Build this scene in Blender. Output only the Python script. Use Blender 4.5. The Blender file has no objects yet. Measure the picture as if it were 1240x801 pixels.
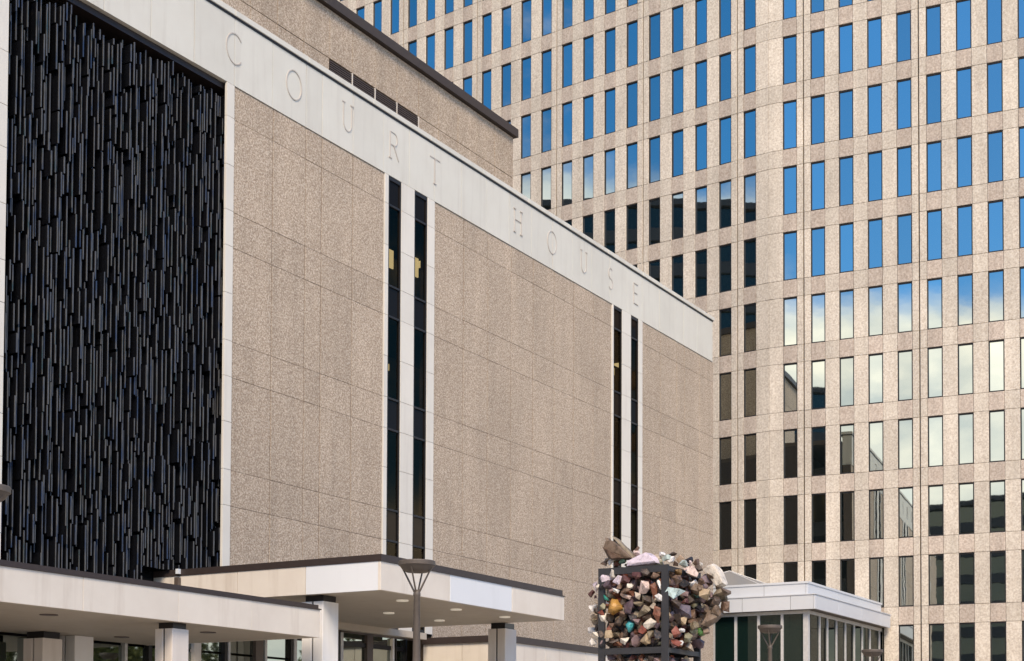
import bpy, bmesh, math, random
from mathutils import Vector, Matrix
C = bpy.context.scene.collection
PI = math.pi
rng = random.Random(7)

# ------------------------------------------------------------------ camera
cam_d = bpy.data.cameras.new('camera')
cam = bpy.data.objects.new('camera', cam_d); C.objects.link(cam)
cam_d.sensor_width = 36.0
cam_d.lens = 53.594
cam_d.shift_y = 0.36666
cam_d.clip_start = 0.1
cam_d.clip_end = 3000
CAM = Vector((0, 0, 1.6))
YAW, PITCH, ROLL = math.radians(30.30368), math.radians(1.91199), math.radians(0.24030)
fw = Vector((math.cos(YAW)*math.cos(PITCH), math.sin(YAW)*math.cos(PITCH), math.sin(PITCH)))
rt = fw.cross(Vector((0, 0, 1))).normalized(); up = rt.cross(fw)
r2 = rt*math.cos(ROLL) + up*math.sin(ROLL); u2 = up*math.cos(ROLL) - rt*math.sin(ROLL)
cam.matrix_world = Matrix(((r2.x, u2.x, -fw.x, CAM.x), (r2.y, u2.y, -fw.y, CAM.y), (r2.z, u2.z, -fw.z, CAM.z), (0, 0, 0, 1)))
bpy.context.scene.camera = cam

# ------------------------------------------------------------------ sky, sun, exposure
SUN_AZ, SUN_EL = math.radians(216), math.radians(44)      # azimuth counted from +X towards +Y
world = bpy.data.worlds.new('World'); bpy.context.scene.world = world
world.use_nodes = True
nt = world.node_tree; nt.nodes.clear()
def wn(t, **k):
    n = nt.nodes.new(t)
    for a, v in k.items(): setattr(n, a, v)
    return n
out = wn('ShaderNodeOutputWorld'); bg = wn('ShaderNodeBackground'); bg.inputs[1].default_value = 0.15
sky = wn('ShaderNodeTexSky', sky_type='NISHITA', sun_disc=False)
sky.sun_elevation = SUN_EL; sky.sun_rotation = PI/2 - SUN_AZ
sky.air_density = 1.0; sky.dust_density = 0.3; sky.ozone_density = 4.0
tc = wn('ShaderNodeTexCoord')
sep = wn('ShaderNodeSeparateXYZ'); nt.links.new(tc.outputs['Generated'], sep.inputs[0])
mp = wn('ShaderNodeMapping'); mp.inputs['Scale'].default_value = (1.0, 1.0, 2.3); mp.inputs['Location'].default_value = (2.6, 9.9, 0.4)
nt.links.new(tc.outputs['Generated'], mp.inputs[0])
nz = wn('ShaderNodeTexNoise'); nz.inputs['Scale'].default_value = 3.2; nz.inputs['Detail'].default_value = 9; nz.inputs['Roughness'].default_value = 0.56; nz.inputs['Distortion'].default_value = 0.35
nt.links.new(mp.outputs[0], nz.inputs['Vector'])
# more cloud towards the horizon, open blue above
er = wn('ShaderNodeMapRange'); er.interpolation_type = 'SMOOTHSTEP'
er.inputs['From Min'].default_value = 0.18; er.inputs['From Max'].default_value = 0.30
er.inputs['To Min'].default_value = 0.42; er.inputs['To Max'].default_value = -0.075
tl = wn('ShaderNodeMath', operation='MULTIPLY_ADD'); tl.inputs[1].default_value = -0.16      # the bank of cloud stands higher towards +Y
nt.links.new(sep.outputs['Y'], tl.inputs[0]); nt.links.new(sep.outputs['Z'], tl.inputs[2]); nt.links.new(tl.outputs[0], er.inputs['Value'])
hs = wn('ShaderNodeHueSaturation'); hs.inputs['Saturation'].default_value = 1.35; hs.inputs['Value'].default_value = 1.12
nt.links.new(sky.outputs[0], hs.inputs['Color'])
ad = wn('ShaderNodeMath', operation='ADD'); nt.links.new(nz.outputs['Fac'], ad.inputs[0]); nt.links.new(er.outputs[0], ad.inputs[1])
cr = wn('ShaderNodeMapRange'); cr.interpolation_type = 'SMOOTHSTEP'
cr.inputs['From Min'].default_value = 0.47; cr.inputs['From Max'].default_value = 0.68
nt.links.new(ad.outputs[0], cr.inputs['Value'])
n2 = wn('ShaderNodeTexNoise'); n2.inputs['Scale'].default_value = 7.5; n2.inputs['Detail'].default_value = 6
nt.links.new(mp.outputs[0], n2.inputs['Vector'])
cc = wn('ShaderNodeValToRGB')
cc.color_ramp.elements[0].position = 0.37; cc.color_ramp.elements[0].color = (0.42, 0.47, 0.50, 1)
cc.color_ramp.elements[1].position = 0.62; cc.color_ramp.elements[1].color = (1.0, 0.93, 0.80, 1)
nt.links.new(n2.outputs['Fac'], cc.inputs[0])
cs = wn('ShaderNodeVectorMath', operation='SCALE'); cs.inputs['Scale'].default_value = 12.5
nt.links.new(cc.outputs[0], cs.inputs[0])
mx = wn('ShaderNodeMix', data_type='RGBA')
nt.links.new(cr.outputs[0], mx.inputs['Factor']); nt.links.new(hs.outputs[0], mx.inputs['A']); nt.links.new(cs.outputs[0], mx.inputs['B'])
nt.links.new(mx.outputs['Result'], bg.inputs[0]); nt.links.new(bg.outputs[0], out.inputs[0])

sun_d = bpy.data.lights.new('sun', 'SUN'); sun_d.energy = 3.9; sun_d.angle = math.radians(24); sun_d.color = (1.0, 0.81, 0.60)
sun = bpy.data.objects.new('sun', sun_d); C.objects.link(sun)
sdir = Vector((math.cos(SUN_AZ)*math.cos(SUN_EL), math.sin(SUN_AZ)*math.cos(SUN_EL), math.sin(SUN_EL)))
sun.rotation_euler = sdir.to_track_quat('Z', 'Y').to_euler()
vs = bpy.context.scene.view_settings
vs.view_transform = 'Standard'; vs.look = 'None'; vs.exposure = 0.2; vs.gamma = 1.0; vs.use_curve_mapping = False
bpy.context.scene.cycles.max_bounces = 6

# ------------------------------------------------------------------ materials
def mat(name):
    m = bpy.data.materials.new(name); m.use_nodes = True
    return m, m.node_tree, m.node_tree.nodes['Principled BSDF']
def ramp(t, stops):
    r = t.nodes.new('ShaderNodeValToRGB'); e = r.color_ramp.elements
    while len(e) < len(stops): e.new(0.5)
    for el, (p_, c_) in zip(e, stops): el.position = p_; el.color = (*c_, 1)
    return r
def noise(t, scale, detail=4, rough=0.5, vec=None, mapscale=None):
    n = t.nodes.new('ShaderNodeTexNoise'); n.inputs['Scale'].default_value = scale
    n.inputs['Detail'].default_value = detail; n.inputs['Roughness'].default_value = rough
    if vec is not None:
        if mapscale:
            m_ = t.nodes.new('ShaderNodeMapping'); m_.inputs['Scale'].default_value = mapscale
            t.links.new(vec, m_.inputs[0]); t.links.new(m_.outputs[0], n.inputs['Vector'])
        else: t.links.new(vec, n.inputs['Vector'])
    return n
def geo_pos(t): return t.nodes.new('ShaderNodeNewGeometry').outputs['Position']
def mixc(t, blend, fac, a, b):
    m_ = t.nodes.new('ShaderNodeMix'); m_.data_type = 'RGBA'; m_.blend_type = blend
    for key, v in (('Factor', fac), ('A', a), ('B', b)):
        if hasattr(v, 'is_output'): t.links.new(v, m_.inputs[key])
        elif key == 'Factor': m_.inputs[key].default_value = v
        else: m_.inputs[key].default_value = (*v, 1)
    return m_.outputs['Result']
def maprange(t, val, a, b, c, d):
    m_ = t.nodes.new('ShaderNodeMapRange'); t.links.new(val, m_.inputs['Value'])
    for k_, v in zip(('From Min', 'From Max', 'To Min', 'To Max'), (a, b, c, d)): m_.inputs[k_].default_value = v
    return m_.outputs[0]
def bump(t, bs, h, strength, dist):
    b = t.nodes.new('ShaderNodeBump'); b.inputs['Strength'].default_value = strength; b.inputs['Distance'].default_value = dist
    t.links.new(h, b.inputs['Height']); t.links.new(b.outputs[0], bs.inputs['Normal'])

def granite(name, lo, mid, hi, scale, var=0.12, grain=0.5, big=0.12, streak=0.10):
    """exposed aggregate: pebbles of mixed tone in a matrix, weather streaks, every panel cast in its own tone"""
    m, t, bs = mat(name); pos = geo_pos(t)
    n1 = noise(t, scale, 4.0, 0.65, pos)
    r = ramp(t, [(0.34, lo), (0.50, mid), (0.66, hi)])
    vo = t.nodes.new('ShaderNodeTexVoronoi'); vo.inputs['Scale'].default_value = scale*1.5
    wob = mixc(t, 'ADD', 0.05, pos, noise(t, scale*2, 2, .5, pos).outputs['Color']); t.links.new(wob, vo.inputs['Vector'])
    sx_ = t.nodes.new('ShaderNodeSeparateColor'); t.links.new(vo.outputs['Color'], sx_.inputs[0])
    v_ = maprange(t, sx_.outputs[0], 0, 1, -0.30*grain, 0.30*grain)
    a_ = t.nodes.new('ShaderNodeMath'); a_.operation = 'ADD'; t.links.new(n1.outputs['Fac'], a_.inputs[0]); t.links.new(v_, a_.inputs[1])
    t.links.new(a_.outputs[0], r.inputs[0])
    n3 = noise(t, 0.35, 5, 0.6, pos)
    n4 = noise(t, 1.0, 6, 0.65, pos, (1.6, 1.6, 0.12))
    oi = t.nodes.new('ShaderNodeObjectInfo')
    fac = None
    for val in (maprange(t, n3.outputs['Fac'], 0.3, 0.7, 1-big, 1+big*0.6), maprange(t, oi.outputs['Random'], 0, 1, 1-var, 1+var*0.5), maprange(t, n4.outputs['Fac'], 0.35, 0.68, 1+streak*.4, 1-streak)):
        if fac is None: fac = val
        else:
            mu = t.nodes.new('ShaderNodeMath'); mu.operation = 'MULTIPLY'; t.links.new(fac, mu.inputs[0]); t.links.new(val, mu.inputs[1]); fac = mu.outputs[0]
    sc = t.nodes.new('ShaderNodeVectorMath'); sc.operation = 'SCALE'
    t.links.new(r.outputs[0], sc.inputs[0]); t.links.new(fac, sc.inputs['Scale'])
    t.links.new(sc.outputs[0], bs.inputs['Base Color'])
    bs.inputs['Roughness'].default_value = 0.8
    bump(t, bs, a_.outputs[0], 0.5, 0.025)
    return m
M = {}
M['granite'] = granite('exposed_aggregate', (0.31, 0.232, 0.165), (0.455, 0.362, 0.266), (0.68, 0.58, 0.455), 18.0, 0.07, 0.36, 0.07, 0.12)
M['granite_tower'] = granite('cream_aggregate', (0.51, 0.44, 0.355), (0.635, 0.565, 0.462), (0.74, 0.675, 0.57), 9.0, 0.11, 0.26, 0.10, 0.12)
M['granite_spandrel'] = granite('pink_aggregate_spandrel', (0.43, 0.35, 0.28), (0.545, 0.46, 0.378), (0.66, 0.575, 0.48), 9.0, 0.14, 0.26, 0.10, 0.16)
M['mortar_tower'], t, bs = mat('tower_joint_sealant'); bs.inputs['Base Color'].default_value = (0.27, 0.21, 0.17, 1); bs.inputs['Roughness'].default_value = 0.95
M['mortar'], t, bs = mat('dark_joint_mortar'); bs.inputs['Base Color'].default_value = (0.10, 0.078, 0.06, 1); bs.inputs['Roughness'].default_value = 0.95  # dark mortar backing that shows in the panel joints

def painted(name, col, stain, amount, var=0.05, rough=0.6):
    m, t, bs = mat(name); pos = geo_pos(t)
    s = noise(t, 1.0, 6, 0.6, pos, (2.6, 2.6, 0.22))
    f = maprange(t, s.outputs['Fac'], 0.52, 0.78, 0.0, amount)
    b_ = noise(t, 0.8, 5, 0.6, pos)
    f2 = maprange(t, b_.outputs['Fac'], 0.35, 0.75, 0.0, amount*0.5)
    a = mixc(t, 'MIX', f, col, stain); a = mixc(t, 'MIX', f2, a, stain)
    oi = t.nodes.new('ShaderNodeObjectInfo'); v = maprange(t, oi.outputs['Random'], 0, 1, 1-var, 1+var*0.4)
    sc = t.nodes.new('ShaderNodeVectorMath'); sc.operation = 'SCALE'; t.links.new(a, sc.inputs[0]); t.links.new(v, sc.inputs['Scale'])
    t.links.new(sc.outputs[0], bs.inputs['Base Color']); bs.inputs['Roughness'].default_value = rough
    g = noise(t, 40, 3, 0.5, pos); bump(t, bs, g.outputs['Fac'], 0.12, 0.01)
    return m
M['fascia'] = painted('limestone_fascia', (0.68, 0.665, 0.585), (0.46, 0.42, 0.355), 0.42)
M['letter'] = painted('letter_stone', (0.53, 0.495, 0.445), (0.40, 0.33, 0.27), 0.6)
M['fin_white'] = painted('white_stone_strip', (0.74, 0.71, 0.63), (0.50, 0.46, 0.40), 0.4)
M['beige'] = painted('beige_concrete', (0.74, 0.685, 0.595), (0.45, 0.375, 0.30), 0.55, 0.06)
M['panel_white'] = painted('new_white_panel', (0.72, 0.745, 0.76), (0.62, 0.64, 0.65), 0.35)
M['column'] = painted('column_concrete', (0.70, 0.65, 0.59), (0.46, 0.40, 0.34), 0.45)
M['column_white'] = painted('white_column_concrete', (0.76, 0.76, 0.745), (0.55, 0.52, 0.48), 0.4)
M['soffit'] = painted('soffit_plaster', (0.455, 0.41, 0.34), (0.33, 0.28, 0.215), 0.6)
M['metal_white'] = painted('white_metal_panel', (0.59, 0.62, 0.655), (0.51, 0.535, 0.56), 0.3, 0.03, 0.4)
M['pave'] = painted('plaza_concrete', (0.44, 0.39, 0.32), (0.33, 0.29, 0.24), 0.5)

def plain(name, col, rough=0.5, metal=0.0, var=0.0, spec=0.5):
    m, t, bs = mat(name); bs.inputs['Roughness'].default_value = rough; bs.inputs['Metallic'].default_value = metal
    bs.inputs['Specular IOR Level'].default_value = spec
    pos = geo_pos(t); n_ = noise(t, 6, 4, 0.6, pos); f = maprange(t, n_.outputs['Fac'], 0.3, 0.7, 0.88, 1.08)
    if var:
        oi = t.nodes.new('ShaderNodeObjectInfo'); v = maprange(t, oi.outputs['Random'], 0, 1, 1-var, 1+var)
        mu = t.nodes.new('ShaderNodeMath'); mu.operation = 'MULTIPLY'; t.links.new(f, mu.inputs[0]); t.links.new(v, mu.inputs[1]); f = mu.outputs[0]
    sc = t.nodes.new('ShaderNodeVectorMath'); sc.operation = 'SCALE'; sc.inputs[0].default_value = col
    t.links.new(f, sc.inputs['Scale']); t.links.new(sc.outputs[0], bs.inputs['Base Color'])
    return m
M['bronze'] = plain('dark_bronze_metal', (0.030, 0.022, 0.020), 0.45, 0.3)
M['coping'] = plain('brown_coping_metal', (0.048, 0.035, 0.031), 0.5, 0.2)
M['black'] = plain('black_capital_metal', (0.012, 0.011, 0.012), 0.35)
M['fin_side'] = plain('black_enamel_plate', (0.004, 0.0045, 0.006), 0.25, 0.0, 0.4, 0.3)
m, t, bs = mat('glint_tinted_edge'); M['fin_edge'] = m  # sky light and blue glints painted into the plate edges
n_ = noise(t, 3.0, 2, .5, geo_pos(t), (7.0, 1.0, 0.5))
r = ramp(t, [(.30, (.025, .045, .10)), (.42, (.06, .068, .085)), (.54, (.105, .107, .11)), (.63, (.075, .078, .075)), (.72, (.03, .06, .075))])
t.links.new(n_.outputs['Fac'], r.inputs[0]); t.links.new(r.outputs[0], bs.inputs['Base Color']); bs.inputs['Roughness'].default_value = .45
M['frame_dark'] = plain('window_frame_bronze', (0.013, 0.0115, 0.011), 0.5, 0.1)
M['steel'] = plain('painted_grey_steel', (0.045, 0.045, 0.048), 0.5, 0.2)
M['lamp'] = plain('brown_lamp_paint', (0.105, 0.086, 0.07), 0.55)
M['mullion'] = plain('silver_mullion', (0.55, 0.55, 0.54), 0.4, 0.1)
M['mullion_brown'] = plain('brown_mullion', (0.10, 0.075, 0.06), 0.45)
M['vent'] = plain('brown_louver', (0.075, 0.055, 0.048), 0.5)
M['interior'] = plain('dim_interior_wall', (0.20, 0.165, 0.085), 0.9)
M['interior_dark'] = plain('dark_interior', (0.02, 0.02, 0.018), 0.9)
M['fitting'] = None
M['caulk'] = plain('grey_joint', (0.13, 0.12, 0.11), 0.9)

def dark_glass(name, base, refl, rough=0.02, tint=(0.9, 1.0, 0.95), vary=0.15, warp=0.0):
    m, t, bs = mat(name); t.nodes.remove(bs)
    o = [n for n in t.nodes if n.type == 'OUTPUT_MATERIAL'][0]
    d = t.nodes.new('ShaderNodeBsdfDiffuse'); d.inputs[0].default_value = (*base, 1)
    g = t.nodes.new('ShaderNodeBsdfGlossy'); g.inputs['Roughness'].default_value = rough; g.inputs[0].default_value = (*tint, 1)
    ms = t.nodes.new('ShaderNodeMixShader')
    oi = t.nodes.new('ShaderNodeObjectInfo'); t.links.new(maprange(t, oi.outputs['Random'], 0, 1, refl*(1-vary), refl*(1+vary*.5)), ms.inputs[0])
    if warp:
        n_ = noise(t, 0.9, 2, 0.5, geo_pos(t)); bp = t.nodes.new('ShaderNodeBump'); bp.inputs['Strength'].default_value = warp; bp.inputs['Distance'].default_value = 0.02
        t.links.new(n_.outputs['Fac'], bp.inputs['Height']); t.links.new(bp.outputs[0], g.inputs['Normal'])
    t.links.new(d.outputs[0], ms.inputs[1]); t.links.new(g.outputs[0], ms.inputs[2]); t.links.new(ms.outputs[0], o.inputs[0])
    return m
M['pane_tower'] = dark_glass('reflective_tower_glass', (0.008, 0.012, 0.013), 0.57, 0.012, (0.96, 1.0, 0.92), 0.16, 0.035)
M['pane_pavilion'] = dark_glass('pavilion_glass', (0.012, 0.012, 0.010), 0.10)
M['pane_spandrel'] = dark_glass('slit_spandrel_glass', (0.012, 0.010, 0.009), 0.022, 0.02, (1, .85, .7))
M['dim_concrete'] = plain('dark_grey_concrete', (0.055, 0.055, 0.055), 0.8)  # very dark grey concrete for the bands of the mirrored blocks
M['pane_dark'] = dark_glass('dark_tinted_glass', (0.006, 0.010, 0.010), 0.22)
M['pane_green'] = dark_glass('green_tinted_glass', (0.006, 0.016, 0.014), 0.06)
M['pane_entry'] = dark_glass('entrance_glass', (0.012, 0.015, 0.010), 0.35)
def clear_glass(name, tint, refl):
    m, t, bs = mat(name); t.nodes.remove(bs)
    o = [n for n in t.nodes if n.type == 'OUTPUT_MATERIAL'][0]
    d = t.nodes.new('ShaderNodeBsdfTransparent'); d.inputs[0].default_value = (*tint, 1)
    g = t.nodes.new('ShaderNodeBsdfGlossy'); g.inputs['Roughness'].default_value = 0.02; g.inputs[0].default_value = (1, .82, .6, 1)
    ms = t.nodes.new('ShaderNodeMixShader'); ms.inputs[0].default_value = refl
    t.links.new(d.outputs[0], ms.inputs[1]); t.links.new(g.outputs[0], ms.inputs[2]); t.links.new(ms.outputs[0], o.inputs[0])
    return m
M['pane_clear'] = clear_glass('clear_tinted_glass', (0.66, 0.62, 0.52), 0.018)
M['pane_pale'] = dark_glass('pale_skylight_glass', (0.24, 0.24, 0.235), 0.12, 0.15, (1, 1, 1))
def emit(name, col, s):
    m, t, bs = mat(name); bs.inputs['Emission Color'].default_value = (*col, 1); bs.inputs['Emission Strength'].default_value = s
    bs.inputs['Base Color'].default_value = (*col, 1)
    return m
M['fitting'] = emit('lit_soffit_lens', (0.85, 0.80, 0.68), 0.20)
M['lit'] = emit('lit_lamp_and_fill', (1.0, 0.86, 0.55), 0.95)  # for the visible lamps and the added room-brightening panels

# ------------------------------------------------------------------ mesh helpers
def box(bm, x0, x1, y0, y1, z0, z1, mi=0):
    v = [bm.verts.new((x, y, z)) for z in (z0, z1) for y in (y0, y1) for x in (x0, x1)]
    fs = []
    for q in ((0, 2, 3, 1), (4, 5, 7, 6), (0, 1, 5, 4), (2, 6, 7, 3), (0, 4, 6, 2), (1, 3, 7, 5)):
        f = bm.faces.new([v[i] for i in q]); f.material_index = mi; fs.append(f)
    return fs
def cham(bm, x0, x1, y0, y1, z0, z1, c=0.004):
    """box with a chamfered front (low-y) face; back left open"""
    b = [(x0, z0), (x1, z0), (x1, z1), (x0, z1)]
    i_ = [(x0+c, z0+c), (x1-c, z0+c), (x1-c, z1-c), (x0+c, z1-c)]
    A = [bm.verts.new((x, y1, z)) for x, z in b]; B = [bm.verts.new((x, y0+c, z)) for x, z in b]; D = [bm.verts.new((x, y0, z)) for x, z in i_]
    bm.faces.new(D)
    for k in range(4):
        l = (k+1) % 4
        bm.faces.new((A[k], A[l], B[l], B[k])); bm.faces.new((B[k], B[l], D[l], D[k]))
    bm.faces.new(A[::-1])
def prism(bm, pts, z0, z1):
    a = [bm.verts.new((x, y, z0)) for x, y in pts]; b = [bm.verts.new((x, y, z1)) for x, y in pts]
    n = len(pts); bm.faces.new(a[::-1]); bm.faces.new(b)
    for i in range(n): bm.faces.new((a[i], a[(i+1) % n], b[(i+1) % n], b[i]))
def lathe(bm, prof, n=24, c=(0, 0)):
    rings = [[bm.verts.new((c[0]+r*math.cos(2*PI*k/n), c[1]+r*math.sin(2*PI*k/n), z)) for k in range(n)] for r, z in prof]
    for a, b in zip(rings, rings[1:]):
        for k in range(n): bm.faces.new((a[k], a[(k+1) % n], b[(k+1) % n], b[k]))
    bm.faces.new(rings[0][::-1]); bm.faces.new(rings[-1])
def tube(bm, a, b, ra, rb, n=8):
    a, b = Vector(a), Vector(b); d = (b-a).normalized(); x = d.orthogonal().normalized(); y = d.cross(x)
    R0 = [bm.verts.new(a + x*ra*math.cos(2*PI*k/n) + y*ra*math.sin(2*PI*k/n)) for k in range(n)]
    R1 = [bm.verts.new(b + x*rb*math.cos(2*PI*k/n) + y*rb*math.sin(2*PI*k/n)) for k in range(n)]
    for k in range(n): bm.faces.new((R0[k], R0[(k+1) % n], R1[(k+1) % n], R1[k]))
    bm.faces.new(R0[::-1]); bm.faces.new(R1)
def obj(name, bm, m, parent=None, smooth=False):
    me = bpy.data.meshes.new(name)
    bmesh.ops.recalc_face_normals(bm, faces=bm.faces[:])
    bm.to_mesh(me); bm.free()
    for x in (m if isinstance(m, (list, tuple)) else [m]): me.materials.append(x)
    if smooth:
        for p_ in me.polygons: p_.use_smooth = True
    o = bpy.data.objects.new(name, me); C.objects.link(o)
    if parent is not None: o.parent = parent
    return o
def bx(name, m, parent, x0, x1, y0, y1, z0, z1):
    bm = bmesh.new(); box(bm, x0, x1, y0, y1, z0, z1); return obj(name, bm, m, parent)
def pan(name, m, parent, x0, x1, y0, y1, z0, z1, c=0.004):
    bm = bmesh.new(); cham(bm, x0, x1, y0, y1, z0, z1, c); return obj(name, bm, m, parent)
def link_copy(o, parent):
    c = o.copy(); C.objects.link(c); c.parent = parent; return c
def thing(name, label, cat, group=None, loc=(0, 0, 0)):
    o = bpy.data.objects.new(name, None); C.objects.link(o); o.location = loc
    o['label'] = label; o['category'] = cat
    if group: o['group'] = group
    return o
def structure(o): o['kind'] = 'structure'; return o
def stuff(o): o['kind'] = 'stuff'; return o
# true when the segment from the eye to a point is cut by the courthouse, its penthouse or the glass pavilion
def hidden(P):
    P = Vector(P); d = P - CAM
    for y, x1, z1 in ((30.0, 71.4, 23.9), (39.7, 67.9, 34.2)):
        if P.y > y:
            q = CAM + d*((y-CAM.y)/d.y)
            if q.x < x1 and q.z < z1: return True
    q = CAM + d*(71.4/d.x)
    if 30 < q.y < 45 and q.z < 23.9: return True
    return False
def screen_uv(P):
    d = Vector(P) - CAM; z = d.dot(fw)
    return 620 + 1846.08*d.dot(r2)/z, 855.16 - 1846.08*d.dot(u2)/z
# ------------------------------------------------------------------ ground
bm = bmesh.new(); box(bm, -900, 900, -900, 900, -0.6, 0.0)
structure(obj('ground', bm, M['pave']))

# ------------------------------------------------------------------ courthouse
ch = thing('courthouse', 'tan granite panelled courthouse with white lettered fascia, slit windows and a black slatted screen', 'courthouse')
FY = 30.0
LV = [3.9, 5.0, 9.01, 10.08, 12.86, 13.93, 16.77, 17.84, 20.65, 21.655]       # horizontal joints
bays = [(34.66, [36.5, 38.13, 38.97, 40.65], 42.45), (45.6, [47.61, 49.36, 51.13, 52.88, 54.65, 56.36, 58.16], 59.90),
        (63.04, [65.05, 66.93, 67.84, 69.68], 71.46), (20.0, [21.8, 23.6], 25.60)]
G = 0.015
for x0, js, x1 in bays:
    xs = [x0] + js + [x1]
    zlow = 5.95 if x0 == 34.66 else 3.9
    lv = [zlow] + [l for l in LV if l > zlow+.6]
    for a, b in zip(xs, xs[1:]):
        for z0, z1 in zip(lv, lv[1:]):
            d = rng.uniform(-0.004, 0.004)
            pan('granite_panel', M['granite'], ch, a+G, b-G, FY+d, FY+0.07, z0+.006, z1-.006)
    bx('wall', M['mortar'], ch, x0, x1, FY+0.013, FY+0.58, zlow if x0 == 34.66 else 0, 21.65)
# white stone strips beside the openings, jointed like the panels
def strip(x0, x1, y0=29.955, y1=30.5, m='fin_white', z0=5.96):
    zz = [z0]
    for l in LV + [7.1, 11.5, 15.35, 19.2]:
        if l > z0 + 0.3: zz.append(l)
    zz = sorted(zz)
    for a, b in zip(zz, zz[1:]):
        pan('white_stone_strip', M[m], ch, x0, x1, y0+rng.uniform(-.002, .002), y1, a+0.006, b-0.006, 0.003)
    bx('strip_core', M['caulk'], ch, x0+0.015, x1-0.015, y0+0.03, y1-0.005, z0, 21.64)
for x0, x1 in ((25.62, 26.10), (34.30, 34.64), (42.47, 42.68), (43.47, 44.28), (45.12, 45.58), (59.92, 60.05), (60.90, 61.80), (62.60, 63.02)):
    strip(x0, x1, y1=30.035 if 30 < x0 < 40 else 30.5 if x0 < 30 else 30.09)
# slit windows
def slit(x0, x1, zb):
    zz = [zb] + [l for l in LV if l > zb+0.4][:-1] + [21.64]
    fr = bmesh.new(); y0, y1 = 29.972, 30.09
    box(fr, x0, x0+0.06, y0, y1, zb, 21.64); box(fr, x1-0.06, x1, y0, y1, zb, 21.64)
    for k, z in enumerate(zz):
        h = 0.035 if 0 < k < len(zz)-1 else 0.06
        zc = min(max(z, zb+0.06), 21.58)
        box(fr, x0+0.061, x1-0.061, y0+0.004, y1-0.004, zc-h, zc+h)
    w = obj('slit_window', fr, M['frame_dark'], ch)
    for k, (a, b) in enumerate(zip(zz, zz[1:])):
        spandrel = (b-a) < 1.3
        o = bx('pane', M['pane_spandrel'] if spandrel else M['pane_clear'], w, x0+0.055, x1-0.055, 30.02, 30.035, a+0.045, b-0.045)
        o.rotation_euler = (0, 0, 0)
    return w
slit(42.69, 43.46, 5.96); slit(44.29, 45.11, 5.96); slit(60.06, 60.89, 5.96); slit(61.81, 62.59, 5.96)
bx('interior_wall', M['interior'], ch, 34.7, 71.3, 33.2, 33.4, 0.1, 21.6)
for z0, z1 in ((9.01, 10.08), (12.86, 13.93), (16.77, 17.84), (20.65, 21.6)):
    bx('floor_slab', M['interior_dark'], ch, 34.7, 71.3, 30.64, 33.18, z0+.05, z1-.05)
def lit(x, y, z, w, h):
    bx('lamp_and_fill_panel', M['lit'], ch, x-w/2, x+w/2, y, y+0.05, z-h/2, z+h/2)
k_ = 32.4/30
for x, z, w, h in ((42.92, 18.8, .28, .62), (44.44, 18.95, .34, .66), (42.88, 6.95, .22, .34), (44.46, 6.85, .36, .55), (42.80, 15.0, .10, .22), (60.15, 18.7, .14, .3)):
    lit(x*k_, 32.4, 1.6+(z-1.6)*k_, w*1.1, h*1.1)
for x, y, z in ((48.6, 32.4, 20.64), (66.0, 32.3, 20.64)):  # added panels, out of the camera's view, put in to brighten the rooms
    bx('lamp_and_fill_panel', M['lit'], ch, x-.25, x+.25, y-.5, y+.5, z-.04, z+.04)
for z in (20.5, 16.6, 12.7): bx('desk_partition', M['interior_dark'], ch, 45.6, 46.5, 32.0, 32.06, z-3.0, z-1.7)
# fascia with its joints and coping
FJ = [20.4, 22.2, 24.0, 25.78, 27.55, 29.33, 31.11, 32.88, 34.64, 36.42, 38.10, 38.93, 40.61, 42.37, 43.94, 45.56, 47.40, 49.17, 50.91, 52.69, 54.44, 56.18, 57.96, 59.70, 61.37, 63.0, 64.90, 66.65, 67.7, 69.40, 71.30]
for a, b in zip(FJ, FJ[1:]):
    pan('fascia_panel', M['fascia'], ch, a+0.008, b-0.008, 29.97+rng.uniform(-.004, .004), 30.62, 21.665, 23.70, 0.003)
bx('fascia_core', M['caulk'], ch, 20.4, 71.29, 29.984, 30.61, 21.70, 23.71)
bx('coping_dark_gap', M['frame_dark'], ch, 20.4, 71.30, 29.945, 30.7, 23.702, 23.765)  # solid dark strip filling the gap under the coping
xx = 20.4
while xx < 71.3:
    x2 = min(xx+3.55, 71.42); pan('roof_coping', M['fascia'], ch, xx+.006, x2-.006, 29.91, 30.8, 23.767, 23.945, 0.012); xx = x2
bx('roof', M['mortar'], ch, 20.4, 71.3, 30.8, 70, 23.2, 23.5)
bx('building_body', M['coping'], ch, 20.0, 71.45, 33.6, 70, 0, 23.19)
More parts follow.
